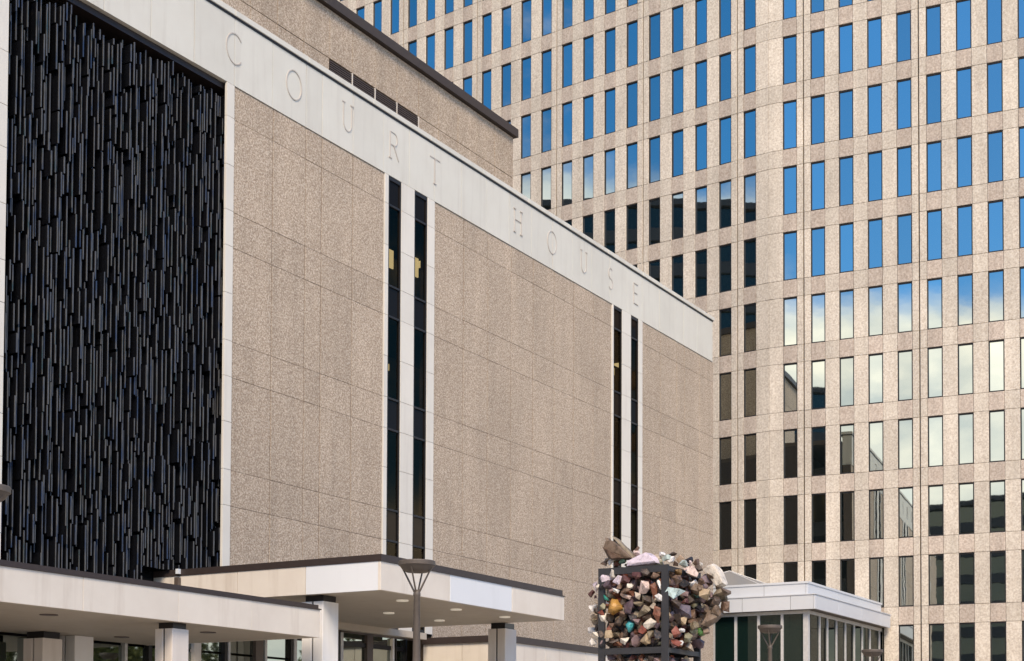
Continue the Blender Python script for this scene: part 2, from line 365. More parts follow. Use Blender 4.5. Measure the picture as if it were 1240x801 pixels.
# letters: thin raised strokes on the fascia
def arc(cx, cz, rx, rz, a0, a1, n=28):
    return [(cx+rx*math.cos(math.radians(a0+(a1-a0)*k/n)), cz+rz*math.sin(math.radians(a0+(a1-a0)*k/n))) for k in range(n+1)]
def letter(ch_, x, z, h=0.92, mi='letter'):
    W = h*0.40; H = h/2; t = 0.034
    S = {'C': [(arc(0, 0, W*1.02, H, 42, 318), t)], 'O': [(arc(0, 0, W*1.02, H, 0, 360, 40), t)],
         'U': [([(-W*.62, H), (-W*.62, -H*.35)] + arc(0, -H*.35, W*.62, H*.65, 180, 360, 18) + [(W*.62, H)], t), ([(-W*.85, H), (-W*.4, H)], t), ([(W*.4, H), (W*.85, H)], t)],
         'R': [([(-W*.55, -H), (-W*.55, H), (W*.1, H)] + arc(W*.1, H*.52, W*.5, H*.48, 90, -90, 14) + [(-W*.5, H*.04)], t), ([(0, H*.04), (W*.85, -H)], t*1.2), ([(-W*.8, -H), (-W*.3, -H)], t)],
         'T': [([(-W*.9, H), (W*.9, H)], t*1.2), ([(0, H), (0, -H)], t), ([(-W*.25, -H), (W*.25, -H)], t)],
         'H': [([(-W*.7, H), (-W*.7, -H)], t), ([(W*.7, H), (W*.7, -H)], t), ([(-W*.7, 0.04), (W*.7, 0.04)], t)] + [([(sx*W*.7-W*.25, sz*H), (sx*W*.7+W*.25, sz*H)], t) for sx in (-1, 1) for sz in (-1, 1)],
         'S': [(arc(0, H*.5, W*.52, H*.5, 40, 270, 18) + arc(0, -H*.5, W*.55, H*.5, 90, -140, 18), t)],
         'E': [([(-W*.55, H), (-W*.55, -H)], t), ([(-W*.6, H), (W*.6, H)], t), ([(-W*.55, 0.03), (W*.4, 0.03)], t), ([(-W*.6, -H), (W*.65, -H)], t)]}[ch_]
    bm = bmesh.new(); yo = 0
    for pts, tt in S:
        yo += 0.0025
        closed = (Vector(pts[0])-Vector(pts[-1])).length < 1e-4
        if closed: pts = pts[:-1]
        n = len(pts); ring = []
        for i, q in enumerate(pts):
            a = Vector(pts[i-1]) if (i or closed) else Vector(q); b = Vector(pts[(i+1) % n]) if (i < n-1 or closed) else Vector(q)
            d = (b-a).normalized(); nn = Vector((-d.y, d.x))*tt*0.5
            A, B = Vector(q)+nn, Vector(q)-nn
            ring.append([bm.verts.new((x+A.x, 29.952-yo, z+A.y)), bm.verts.new((x+B.x, 29.952-yo, z+B.y)), bm.verts.new((x+B.x, 29.975, z+B.y)), bm.verts.new((x+A.x, 29.975, z+A.y))])
        m_ = n if closed else n-1
        for i in range(m_):
            r0, r1 = ring[i], ring[(i+1) % n]
            for k in range(4): bm.faces.new((r0[k], r0[(k+1) % 4], r1[(k+1) % 4], r1[k]))
        if not closed: bm.faces.new(ring[0]); bm.faces.new(ring[-1][::-1])
    o = obj('letter', bm, M[mi], ch); o['label'] = 'raised capital letter %s on the fascia' % ch_
for c_, x, z in (('C', 34.64, 22.78), ('O', 37.47, 22.78), ('U', 40.30, 22.78), ('R', 42.97, 22.76), ('T', 45.58, 22.76), ('H', 51.58, 22.76), ('O', 54.38, 22.76), ('U', 57.2, 22.76), ('S', 59.75, 22.74), ('E', 62.3, 22.74)):
    letter(c_, x, z)
# setback penthouse
PY = 39.7
PJ = [41.6, 43.3, 45.05, 46.80, 48.51, 50.26, 52.04, 53.72, 55.45, 57.18, 58.97, 60.69, 62.43, 64.21, 65.94, 67.75]
for i, (a, b) in enumerate(zip(PJ, PJ[1:])):
    louv = 52.0 < a < 58.0
    for z0, z1 in ((28.4, 31.22 if louv else 31.77), (31.77, 33.92)):
        pan('penthouse_panel', M['granite'], ch, a+G, b-G, PY+rng.uniform(-.006, .006), PY+0.08, z0+G, z1-G)
    if louv:
        f = bx('louver', M['mortar'], ch, a+.03, b-.03, PY+0.09, PY+0.12, 31.26, 31.74)
        for k in range(5):
            bm = bmesh.new(); z = 31.27+k*0.096
            prism(bm, [(0, 0)] * 0 or [(a+.05, PY+.0), (b-.05, PY+.0), (b-.05, PY+.07), (a+.05, PY+.07)], z, z+0.045)
            obj('slat', bm, M['vent'], f)
        bx('louver_post', M['beige'], ch, b-.035, b+.035, PY-.005, PY+.1, 31.23, 31.765)
bx('penthouse_core', M['mortar'], ch, 41.6, 67.74, PY+0.13, 62, 23.51, 33.9)
bx('penthouse_side', M['granite'], ch, 67.741, 67.80, PY+.01, 62, 23.51, 33.9)
bx('penthouse_roof_edge', M['coping'], ch, 41.6, 67.98, PY-0.22, 62, 33.93, 34.36)
# ---- black metal screen: staggered deep plates, sky light and blue glints put into the edge colour
sc = bx('metal_screen', M['fin_side'], ch, 26.12, 34.655, 30.80, 30.85, 5.9, 21.64)
plates = []
r1 = random.Random(11)
NX = 66; px = (34.62-26.16)/NX
for i in range(NX):
    x = 26.16 + (i+0.5)*px
    z = 5.92 + r1.uniform(-1.0, 0)
    while z < 21.4:
        L = r1.choice((0.5, 0.7, 0.95, 1.2, 1.5))*r1.uniform(0.85, 1.15)
        a, b = max(z, 5.92), min(z+L, 21.44+r1.uniform(-.35, 0.0))
        if x > 31.2: a = max(a, 6.86)
        if b-a > 0.15:
            f = 30.075 + r1.choice((0, .05, .10, .16, .24))+r1.uniform(-.015, .015)
            xo = r1.uniform(-.028, .028)
            plates.append((x+xo, a, b, f, r1.choice((.018, .024, .028, .034))))
        z += L + r1.uniform(0.0, 0.10)
plates.sort(key=lambda q: -(q[2]-q[1])*(31.5-q[3]))
def plate(bm, q):
    x, a, b, f, w = q
    for fc in box(bm, x-w*.4, x+w*.4, f+.012, 30.79, a, b, 0): pass
    box(bm, x-w*.5, x+w*.5, f-.012, f+.0119, a+.004, b-.004, 1)
for q in plates[:298]:
    bm = bmesh.new(); plate(bm, q); obj('screen_fin', bm, [M['fin_side'], M['fin_edge']], sc)
bm = bmesh.new()
for q in plates[298:]: plate(bm, q)
stuff(obj('screen_fin', bm, [M['fin_side'], M['fin_edge']], sc))
bx('screen_head', M['bronze'], ch, 26.12, 34.655, 30.11, 30.79, 21.47, 21.645)
bx('wall_below_screen', M['beige'], ch, 26.12, 34.29, 30.70, 30.79, 4.9, 5.89)
# ---- glazed ground floor behind the canopies
gy = 30.62
gl = bx('entrance_glazing', M['mullion_brown'], ch, 26.0, 45.3, gy-.05, gy+.05, 5.74, 5.94)
mull = [(26.2, .1, 'mullion'), (28.9, .07, 'frame_dark'), (29.72, .10, 'mullion'), (31.0, .10, 'mullion'), (31.95, .14, 'frame_dark'), (33.9, .30, 'beige'), (35.15, .12, 'frame_dark'), (35.30, .09, 'mullion'),
        (36.7, .34, 'mullion_brown'), (37.02, .1, 'mullion'), (38.3, .12, 'frame_dark'), (38.48, .14, 'mullion'), (40.75, .16, 'frame_dark'), (40.95, .14, 'mullion'), (42.55, .34, 'mullion_brown'), (43.95, .1, 'mullion'), (44.12, .06, 'frame_dark'), (44.75, .10, 'frame_dark')]
for x, w, m in mull: bx('mullion', M[m], gl, x-w/2, x+w/2, gy-.12, gy+.04, 0, 5.73)
ms = [x for x, w, m in mull]
for a, b in zip(ms, ms[1:]):
    if b-a < 0.4: continue
    hi = 5.36 if a > 38 else 4.69
    o = bx('pane', M['pane_entry'], gl, a, b, gy, gy+.02, 0.1, hi-.05)
    if a > 38:
        bx('transom', M['frame_dark'], gl, a+.07, b-.07, gy-.06, gy+.03, hi-.045, hi+.10)
    bx('upper_pane', M['pane_entry'], gl, a, b, gy, gy+.02, hi+.02, 5.735)
# ---- low wing beside the entrance
WY = 26.6
bx('wing_wall', M['mortar'], ch, 45.03, 60, WY+.06, 29.94, 0, 5.5)
xs = [45.0, 47.9, 51.0, 54.1, 57.2, 60.0]
for a, b in zip(xs, xs[1:]): pan('wing_panel', M['beige'], ch, a+.008 if a > 45 else a, b-.008, WY, WY+.08, 3.2, 5.56)
for a, b in ((26.69, 28.3), (28.32, 29.93)): bx('wing_panel', M['beige'], ch, 44.97, 45.029, a, b, 0, 5.56)
bx('wing_coping', M['coping'], ch, 44.9, 60.05, WY-.06, 29.94, 5.562, 5.79)
for a, b in zip(xs, xs[1:]): bx('wing_window', M['pane_dark'], ch, a+.06, b-.06, WY+.05, WY+.055, 0.6, 3.1)

# ------------------------------------------------------------------ canopies
def column(parent, x0, x1, y0, y1, zt, zs, m, cap=0.07):
    """two concrete halves with a dark slot between, a black block on top"""
    ym = (y0+y1)/2
    bm = bmesh.new(); box(bm, x0, x1, y0, ym-.03, 0, zt); box(bm, x0, x1, ym+.03, y1, 0, zt)
    for e in (1,): bmesh.ops.bevel(bm, geom=[ed for ed in bm.edges if abs(ed.verts[0].co.z-ed.verts[1].co.z) > 1], offset=.012, segments=1, affect='EDGES')
    c = obj('column', bm, M[m], parent)
    bx('slot', M['black'], c, x0+.05, x1-.05, ym-.029, ym+.029, 0, zt-.004)
    bx('capital', M['black'], c, x0+cap, x1-cap, y0+cap*.6, y1-cap, zt+.001, zs-.002)
    return c
c2 = thing('entrance_canopy', 'taller flat concrete entrance canopy with white panels and round soffit lights on paired slab columns', 'canopy')
S2, T2 = 5.92, 6.67
X0, X1, Y0 = 32.33, 42.36, 22.86
bx('roof_slab', M['beige'], c2, X0+.09, X1-.09, Y0+.09, 29.85, S2+.03, T2-.03)
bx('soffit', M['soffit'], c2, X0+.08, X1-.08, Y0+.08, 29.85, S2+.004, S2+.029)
for a, b, m in ((X0, 35.66, 'beige'), (35.68, 39.08, 'panel_white'), (39.10, X1, 'beige')): pan('fascia_panel', M[m], c2, a, b, Y0, Y0+.085, S2, T2, .006)
for a, b, m in ((Y0+.088, 25.30, 'panel_white'), (25.32, 27.67, 'beige'), (27.69, 30.05, 'beige'), (30.052, 30.78, 'beige')):
    bx('fascia_panel', M[m], c2, X0, X0+.085, a, b, S2, T2)
bx('fascia_panel', M['beige'], c2, X1-.085, X1, Y0+.088, 29.85, S2, T2)
bm = bmesh.new()
box(bm, X0-.02, X1-.16, Y0-.03, Y0+.3, T2+.003, T2+.185); box(bm, X0-.021, X0+.3, Y0+.301, 30.78, T2+.003, T2+.184); box(bm, X0+.301, X1-.17, Y0+.301, 29.85, T2+.003, T2+.10)
box(bm, X1-.159, X1+.03, Y0-.029, Y0+.4, T2+.003, T2+.03)
obj('coping', bm, M['coping'], c2)
bx('downspout', M['mullion_brown'], c2, 32.18, 32.30, 29.72, 29.86, 5.6, 6.62)
bx('junction_box', M['panel_white'], c2, 32.20, 32.305, 29.73, 29.83, 6.72, 6.86)
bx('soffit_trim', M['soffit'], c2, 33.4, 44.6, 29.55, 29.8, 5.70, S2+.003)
for x, y in ((34.79, 23.86), (37.63, 26.3), (37.64, 23.91), (40.44, 26.31), (40.35, 23.85), (34.8, 26.3)):
    bm = bmesh.new(); lathe(bm, [(.17, S2-.03), (.17, S2+.006)], 20, (x, y)); l = obj('soffit_light', bm, M['fitting'], c2)
column(c2, 32.57, 33.27, 24.91, 25.62, 5.75, S2, 'column_white')
column(c2, 42.11, 42.84, 24.88, 25.52, 5.73, S2, 'column')

c1 = thing('walkway_canopy', 'lower flat beige concrete walkway canopy with brown coping and soffit vents on slotted columns', 'canopy')
S1, T1 = 4.69, 5.415
Y1, XE = 24.40, 31.78
bx('roof_slab', M['beige'], c1, 12.0, XE-.09, Y1+.09, 30.45, S1+.03, T1-.03)
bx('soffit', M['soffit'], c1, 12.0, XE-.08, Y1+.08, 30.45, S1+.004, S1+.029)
xs = [12.0, 14.6, 17.2, 19.9, 23.5, 26.45, 29.05, XE]
for a, b in zip(xs, xs[1:]): pan('fascia_panel', M['beige'], c1, a+.003, b-.003, Y1+rng.uniform(-.003, .003), Y1+.085, S1, T1, .004)
bx('fascia_panel', M['beige'], c1, XE-.085, XE, Y1+.088, 30.45, S1, T1)
bm = bmesh.new(); box(bm, 12, XE-.10, Y1-.03, Y1+.3, T1+.003, T1+.12); box(bm, 12, XE-.11, Y1+.301, 30.4, T1+.003, T1+.06); box(bm, XE-.099, XE+.03, Y1-.029, Y1+.4, T1+.003, T1+.03)
obj('coping', bm, M['coping'], c1)
for x, y in ((23.8, 25.75), (29.2, 28.9), (29.1, 25.85), (24.0, 28.9)):
    bm = bmesh.new(); lathe(bm, [(.20, S1-.012), (.20, S1+.006)], 20, (x, y)); obj('soffit_vent', bm, M['vent'], c1)
column(c1, 26.47, 27.03, 24.60, 25.14, 4.55, S1, 'column', .06)
column(c1, 26.85, 27.5, 29.25, 29.95, 4.52, S1, 'column', .06)
column(c1, 28.2, 28.85, 29.55, 30.3, 4.685, S1+.003, 'column_white', .06)  # extra column for a bright mirrored one; its white stands for light

# ------------------------------------------------------------------ office tower behind
tw = thing('office_tower', 'tall folded office tower of tan panels with narrow reflective windows behind the courthouse', 'office tower')
FOLD = Vector((86.054, 32.537, 0)); H = 3.967; Z0 = 49.976; WH = 2.9
wings = []
for sgn, ph, n in ((1, math.radians(83.452), 25), (-1, math.radians(94.128), 10)):
    d = Vector((math.cos(ph), math.sin(ph), 0)); inn = Vector((math.sin(ph), -math.cos(ph), 0))
    wings.append((sgn, ph, d, inn, n))
def W(wing, s, dep, z):
    return FOLD + wing[2]*s + wing[3]*dep + Vector((0, 0, z))
mesh_cache = {}
def panel_mesh(w, h, m):
    key = (round(w, 3), round(h, 3), m)
    if key not in mesh_cache:
        bm = bmesh.new(); cham(bm, -w/2, w/2, 0, 0.24, 0, h, 0.014)
        me = bpy.data.meshes.new('granite_panel'); bmesh.ops.recalc_face_normals(bm, faces=bm.faces[:]); bm.to_mesh(me); bm.free(); me.materials.append(M[m]); mesh_cache[key] = me
    return mesh_cache[key]
def frame_mesh():
    bm = bmesh.new(); w, h, t = .85, WH, .058
    box(bm, -w/2, -w/2+t, .07, .2, 0, h); box(bm, w/2-t, w/2, .07, .2, 0, h)
    box(bm, -w/2+t, w/2-t, .072, .198, 0, t*1.3); box(bm, -w/2+t, w/2-t, .072, .198, h-t, h)
    me = bpy.data.meshes.new('window'); bmesh.ops.recalc_face_normals(bm, faces=bm.faces[:]); bm.to_mesh(me); bm.free(); me.materials.append(M['frame_dark']); return me
def pane_mesh():
    bm = bmesh.new(); w, h, t = .85, WH, .05
    box(bm, -w/2+t-.01, w/2-t+.01, .12, .135, t, h-t+.01)
    me = bpy.data.meshes.new('pane'); bmesh.ops.recalc_face_normals(bm, faces=bm.faces[:]); bm.to_mesh(me); bm.free(); me.materials.append(M['pane_tower']); return me
FM, PM = frame_mesh(), pane_mesh()
cells, wins = [], []
for wing in wings:
    sgn, ph, d, inn, n = wing
    cs_ = [sgn*(1.295+1.692*k) for k in range(n)]
    for r in range(-5, 13):
        zs = Z0 - r*H
        if zs < 0.3: continue
        zt = zs+WH+.02; zn = zs-(H-WH)+.02
        for k, c_ in enumerate(cs_):
            wins.append((wing, c_, zs))
            cells.append((wing, c_, .85, zn, zs, 'granite_spandrel'))
            # pier outward of this window
            a, b = c_+sgn*.425, c_+sgn*(1.692-.425)
            parts = [(a, b)]
            if k % 4 == 0:
                m_ = (a+b)/2 + sgn*-.01; parts = [(a, m_-sgn*.03), (m_+sgn*.03, b)]
            if k == 0: parts.append((0, sgn*.87))
            for a, b in parts:
                for z_a, z_b in ((zs, zt), (zn, zs)):
                    cells.append((wing, (a+b)/2, abs(b-a), z_a, z_b, 'granite_tower'))
def vis(P):
    if hidden(P): return False
    u, v = screen_uv(P); return -12 < u < 1252 and -25 < v < 812
def area(P, w, h):
    dd = (P-CAM).length; return w*h/dd**2
def order(lst, key):
    return sorted(lst, key=key)
def cell_c(c): return W(c[0], c[1], 0, (c[3]+c[4])/2)
def win_c(c): return W(c[0], c[1], 0, c[2]+WH/2)
def win_vis(w):
    return any(vis(W(w[0], w[1], 0, w[2]+WH*f)) for f in (.05, .5, .95))
seen = [c for c in cells if vis(cell_c(c)) or vis(W(c[0], c[1], 0, c[4]))]
seen.sort(key=lambda c: -area(cell_c(c), c[2], c[4]-c[3]))
single = set(id(c) for c in seen[:299])
Gt = 0.008
rest_bm = bmesh.new()
r2_ = random.Random(3)
for c in cells:
    wing, s, w, za, zb, m = c
    me_w, me_h = w-2*Gt, zb-za-2*Gt
    dep = r2_.uniform(-.006, .006)
    loc = W(wing, s, dep, za+Gt); rz = wing[1]+PI
    if id(c) in single:
        o = bpy.data.objects.new('granite_panel', panel_mesh(me_w, me_h, m)); C.objects.link(o); o.location = loc; o.rotation_euler = (0, 0, rz); o.parent = tw
    else:
        n0 = len(rest_bm.verts); b2 = bmesh.new(); cham(b2, -me_w/2, me_w/2, 0, .24, 0, me_h, .014)
        b2.transform(Matrix.Translation(loc) @ Matrix.Rotation(rz, 4, 'Z'))
        tmp = bpy.data.meshes.new('t'); b2.to_mesh(tmp); b2.free()
        rest_bm.from_mesh(tmp); bpy.data.meshes.remove(tmp)
        rest_bm.faces.ensure_lookup_table()
        mi = 0 if m == 'granite_tower' else 1
        for f in rest_bm.faces[-10:]: f.material_index = mi
stuff(obj('granite_panel', rest_bm, [M['granite_tower'], M['granite_spandrel']], tw))
wv = [w for w in wins if win_vis(w)]
wv.sort(key=lambda w: (win_c(w)-CAM).length)
one = set(id(w) for w in wv[:300])
print('tower windows in view', len(wv), 'panels in view', len(seen))
fb, pb = bmesh.new(), bmesh.new()
for w in wins:
    wing, s, zs = w
    loc = W(wing, s, 0, zs); rz = wing[1]+PI
    ty, tx = r2_.gauss(0, .0035), r2_.gauss(0, .0035)
    if id(w) in one:
        o = bpy.data.objects.new('window', FM); C.objects.link(o); o.location = loc; o.rotation_euler = (0, 0, rz); o.parent = tw
        q = bpy.data.objects.new('pane', PM); C.objects.link(q); q.parent = o; q.rotation_euler = (tx*.3, 0, ty)
    else:
        mw = Matrix.Translation(loc) @ Matrix.Rotation(rz, 4, 'Z')
        for src, dst in ((FM, fb), (PM, pb)):
            b2 = bmesh.new(); b2.from_mesh(src); b2.transform(mw); tmp = bpy.data.meshes.new('t'); b2.to_mesh(tmp); b2.free(); dst.from_mesh(tmp); bpy.data.meshes.remove(tmp)
far = stuff(obj('window', fb, M['frame_dark'], tw)); stuff(obj('pane', pb, M['pane_tower'], far))
# structural core right behind the cladding, and the plain flanks
zb, zt = 0.0, Z0+5*H+6
core = []
for wing in (wings[1], wings[0]):
    pass
Lw, Rw = wings
pts = [W(Rw, -17.2, .26, 0), W(Rw, -.0, .26, 0), W(Lw, 42.7, .26, 0), W(Lw, 42.7, 22, 0), W(Rw, -17.2, 22, 0)]
bm = bmesh.new(); prism(bm, [(q.x, q.y) for q in pts], zb, zt-2); obj('core', bm, M['mortar_tower'], tw)
pts = [W(Rw, -17.3, -.05, 0), W(Rw, 0, -.05, 0), W(Lw, 42.8, -.05, 0), W(Lw, 42.8, 22.1, 0), W(Rw, -17.3, 22.1, 0)]
bm = bmesh.new(); prism(bm, [(q.x, q.y) for q in pts], Z0+5*H+WH+.1, zt); obj('parapet', bm, M['granite_tower'], tw)

# ------------------------------------------------------------------ glass pavilion between courthouse and tower
pv = thing('glass_pavilion', 'glass entrance pavilion with two tier white metal fascia and pyramid skylight', 'pavilion')
GX, GY = 73.75, 25.85
zg = 9.02
XR = 86.35; YB = 36.0
XRt = 86.30
def ring(name, m, x0, y0, z0, z1, joints_x, joints_y, xr):
    xs = [x0] + joints_x + [xr]
    for a, b in zip(xs, xs[1:]): pan(name, M[m], pv, a+.012, b-.012, y0, y0+.1, z0, z1, .01)
    ys = [y0+.102] + joints_y + [YB]
    for a, b in zip(ys, ys[1:]): bx(name, M[m], pv, x0, x0+.1, a+.012, b-.012, z0, z1)
    bx(name+'_core', M['caulk'], pv, x0+.03, xr, y0+.03, YB, z0+.02, z1-.02)
ring('lower_fascia_panel', 'metal_white', GX-.42, GY-.55, 9.08, 9.80, [77.0, 81.0, 84.3], [26.6, 29.2, 31.8], XRt)
bx('fascia_cap', M['metal_white'], pv, GX-.46, XRt+.02, GY-.59, YB, 9.802, 9.85)
ring('upper_fascia_panel', 'metal_white', GX-.06, GY-.03, 9.852, 10.42, [78.5, 82.5], [28.15, 31.0], XRt-.05)
bx('roof_cap', M['metal_white'], pv, GX-.10, XRt, GY-.07, YB, 10.422, 10.53)
bx('glazing_head', M['mullion'], pv, GX-.03, XRt, GY-.03, GY+.12, 8.90, 9.075); bx('glazing_head', M['mullion'], pv, GX-.031, GX+.12, GY+.121, YB, 8.901, 9.075)
mx_ = [75.62, 76.85, 78.32, 79.82, 81.35, 82.79, 84.2, 86.0]
bx('corner_post', M['mullion'], pv, GX-.04, GX+.22, GY-.04, GY+.22, 0, 8.899)
for x in mx_: bx('mullion', M['mullion'], pv, x-.06, x+.06, GY-.02, GY+.13, 0, 8.899)
my_ = [27.2, 28.47, 29.72, 30.95, 32.2, 33.4, 34.6]
for y in my_: bx('mullion', M['mullion'], pv, GX-.02, GX+.13, y-.07, y+.07, 0, 8.899)
e = [GX+.2] + mx_
for a, b in zip(e, e[1:]): bx('pane', M['pane_pavilion'], pv, a, b, GY+.05, GY+.065, .1, 8.895)
e = [GY+.2] + my_
for a, b in zip(e, e[1:]): bx('pane', M['pane_green'], pv, GX+.05, GX+.065, a, b, .1, 8.895)
bx('inner_wall', M['interior_dark'], pv, GX+.5, XR, GY+.6, YB, 0, 9.05)
SX, SY, SH, ST, SB = 79.0, 32.2, 3.4, 11.95, 10.55
ap = Vector((SX, SY, ST)); cs4 = [Vector((SX+a*SH, SY+b*SH, SB)) for a, b in ((-1, -1), (1, -1), (1, 1), (-1, 1))]
bm = bmesh.new()
for p_ in cs4: tube(bm, p_, ap, .06, .06, 6)
for a, b in zip(cs4, cs4[1:]+cs4[:1]): tube(bm, a, b, .07, .07, 6)
sk = obj('skylight', bm, M['mullion'], pv)
for a, b in zip(cs4, cs4[1:]+cs4[:1]):
    bm = bmesh.new(); vs4 = [bm.verts.new(q) for q in (a, b, ap)]; bm.faces.new(vs4)
    o = obj('pane', bm, M['pane_pale'], sk)
    md = o.modifiers.new('thickness', 'SOLIDIFY'); md.thickness = .03

# ------------------------------------------------------------------ street lamps
def make_lamp(label, loc, h):
    t_ = thing('street_lamp', label, 'street lamp', 'brown bowl topped lamps along the plaza', loc)
    bm = bmesh.new(); lathe(bm, [(.17, 0), (.17, .03), (.10, .06), (.092, .3), (.085, h*.55), (.062, h-.72), (.075, h-.70), (.075, h-.66), (.06, h-.60), (.03, h-.58)], 20); obj('pole', bm, M['lamp'], t_, True)
    bm = bmesh.new(); lathe(bm, [(.06, h-.24), (.22, h-.225), (.30, h-.17), (.345, h-.105), (.352, h-.10)], 32); obj('lamp_bowl', bm, M['lamp'], t_, True)
    bm = bmesh.new(); lathe(bm, [(.352, h-.098), (.372, h-.09), (.375, h-.02), (.365, h), (.1, h+.012)], 32); obj('rim', bm, M['lamp'], t_)
    for k in range(4):
        a = 2*PI*k/4 + math.radians(12); bm = bmesh.new(); tube(bm, (.05*math.cos(a), .05*math.sin(a), h-.63), (.31*math.cos(a), .31*math.sin(a), h-.14), .021, .017, 6); obj('bracket_arm', bm, M['lamp'], t_)
    return t_
lamps = [((25.49, 17.13, 0), 5.54, 'nearest whole brown street lamp in front of the white entrance canopy'), ((44.3, 16.73, 0), 5.66, 'brown street lamp in front of the green left side of the glass pavilion'),
         ((52.24, 15.96, 0), 5.39, 'farthest street lamp low before the right glazing of the pavilion'), ((15.27, 17.89, 0), 5.53, 'brown street lamp cut by the left photo edge before the black screen')]
for loc, h, lb in lamps: make_lamp(lb, loc, h)

# ------------------------------------------------------------------ stone sculpture
st = thing('stone_sculpture', 'grey steel cage column packed with colourful rocks and topped by a brown boulder', 'sculpture')
AX, BX_, AY, BY = 21.85, 23.15, 9.94, 11.17
tx_, ty_ = .045, .115
for x in (AX, BX_-tx_):
    for y in (AY, BY-ty_): bx('post', M['steel'], st, x, x+tx_, y, y+ty_, 0.12, 4.64)
for z0, z1 in ((4.53, 4.638), (3.245, 3.345), (1.9, 2.02), (.5, .62)):
    for y in (AY, BY-.05): bx('rail', M['steel'], st, AX+tx_, BX_-tx_, y+.004, y+.05, z0+.01, z1-.015)
    for x in (AX, BX_-.045): bx('rail', M['steel'], st, x+.003, x+.042, AY+ty_, BY-ty_, z0, z1)
bx('plinth', M['pave'], st, AX-.2, BX_+.2, AY-.2, BY+.2, 0, .119)
COL = dict(lilac=(.62, .54, .60), cream=(.66, .60, .50), white=(.78, .75, .70), maroon=(.07, .02, .02), plum=(.09, .06, .075), teal=(.02, .22, .17), pink=(.55, .42, .36), blush=(.66, .52, .46), rust=(.17, .06, .03), sand=(.42, .35, .27), umber=(.14, .085, .055), olive=(.22, .18, .12), mustard=(.46, .25, .06), moss=(.24, .23, .15), turquoise=(.07, .40, .42), mauve=(.22, .15, .15), brick=(.20, .05, .03), tan=(.38, .29, .18), bark=(.055, .038, .028), black=(.02, .02, .025), paleteal=(.22, .42, .34), mint=(.48, .56, .50), peach=(.62, .42, .26), gold=(.20, .11, .03), aqua=(.52, .66, .64), coral=(.66, .53, .32), banded=(.22, .17, .19), driftwood=(.15, .105, .07), green=(.08, .20, .05), slate=(.10, .085, .11))
def stone_mat(name, c):
    m, t, bs = mat('stone_'+name)
    tcn = t.nodes.new('ShaderNodeTexCoord'); pos = geo_pos(t)
    n1 = noise(t, 9, 6, 0.65, pos); n2_ = noise(t, 28, 4, 0.6, pos)
    lum = sum(c)/3
    dk = tuple(v*.30 for v in c); lt = tuple(min(.85, v*1.25+.02) for v in c)
    r = ramp(t, [(.30, dk), (.47, c), (.70, lt)]); t.links.new(n1.outputs['Fac'], r.inputs[0])
    vv = tuple(.5*v+.5*w for v, w in zip(c, (.32, .20, .12)))
    f = maprange(t, n2_.outputs['Fac'], .52, .75, 0, .75)
    col = mixc(t, 'MIX', f, r.outputs[0], vv)
    t.links.new(col, bs.inputs['Base Color']); bs.inputs['Roughness'].default_value = .55 if name not in ('teal', 'turquoise', 'mustard') else .3
    b_ = noise(t, 22, 6, .65, pos); bump(t, bs, b_.outputs['Fac'], .7, .02)
    return m
SM = {k_: stone_mat(k_, c) for k_, c in COL.items()}
def rock_bm(rx, ry, rz, rnd, n=22, boxy=.5, sub=True):
    bm = bmesh.new()
    for _ in range(n):
        d = Vector((rnd.gauss(0, 1), rnd.gauss(0, 1), rnd.gauss(0, 1))).normalized()
        k = max(abs(d.x), abs(d.y), abs(d.z)); d = d*(1-boxy) + d/k*boxy*.85
        d *= rnd.uniform(.82, 1.06)
        bm.verts.new((d.x*rx, d.y*ry, d.z*rz))
    r_ = bmesh.ops.convex_hull(bm, input=bm.verts[:])
    bmesh.ops.delete(bm, geom=[v for v in bm.verts if not v.link_faces], context='VERTS')
    return bm
def rough(bm, amp, rnd, cuts=1):
    bmesh.ops.triangulate(bm, faces=bm.faces[:])
    bmesh.ops.subdivide_edges(bm, edges=bm.edges[:], cuts=cuts, use_grid_fill=True)
    bmesh.ops.smooth_vert(bm, verts=bm.verts[:], factor=.35, use_axis_x=True, use_axis_y=True, use_axis_z=True)
    for v in bm.verts: v.co += Vector((rnd.gauss(0, 1), rnd.gauss(0, 1), rnd.gauss(0, 1)))*amp
    return bm
r3 = random.Random(21)
def stone(x, y, z, sy, sz, sx, col, kind='L', tilt=None):
    bm = rock_bm(sx/2*1.25, sy/2*1.17, sz/2*1.17, r3, r3.randint(9, 14), r3.uniform(.1, .8))
    if max(sy, sz) > .17 and col in ('driftwood', 'coral', 'mustard', 'olive', 'umber', 'banded'): rough(bm, .028*max(sy, sz), r3)
    a = r3.uniform(-.35, .35) if tilt is None else tilt
    rot = Matrix.Rotation(r3.uniform(-.3, .3), 4, 'Z') @ (Matrix.Rotation(a, 4, 'X') if kind != 'R' else Matrix.Rotation(a, 4, 'Y'))
    bm.transform(Matrix.Translation((x, y, z)) @ rot)
    return obj('stone', bm, SM[col], st, smooth=(col in ('mustard', 'teal', 'turquoise', 'green') ))
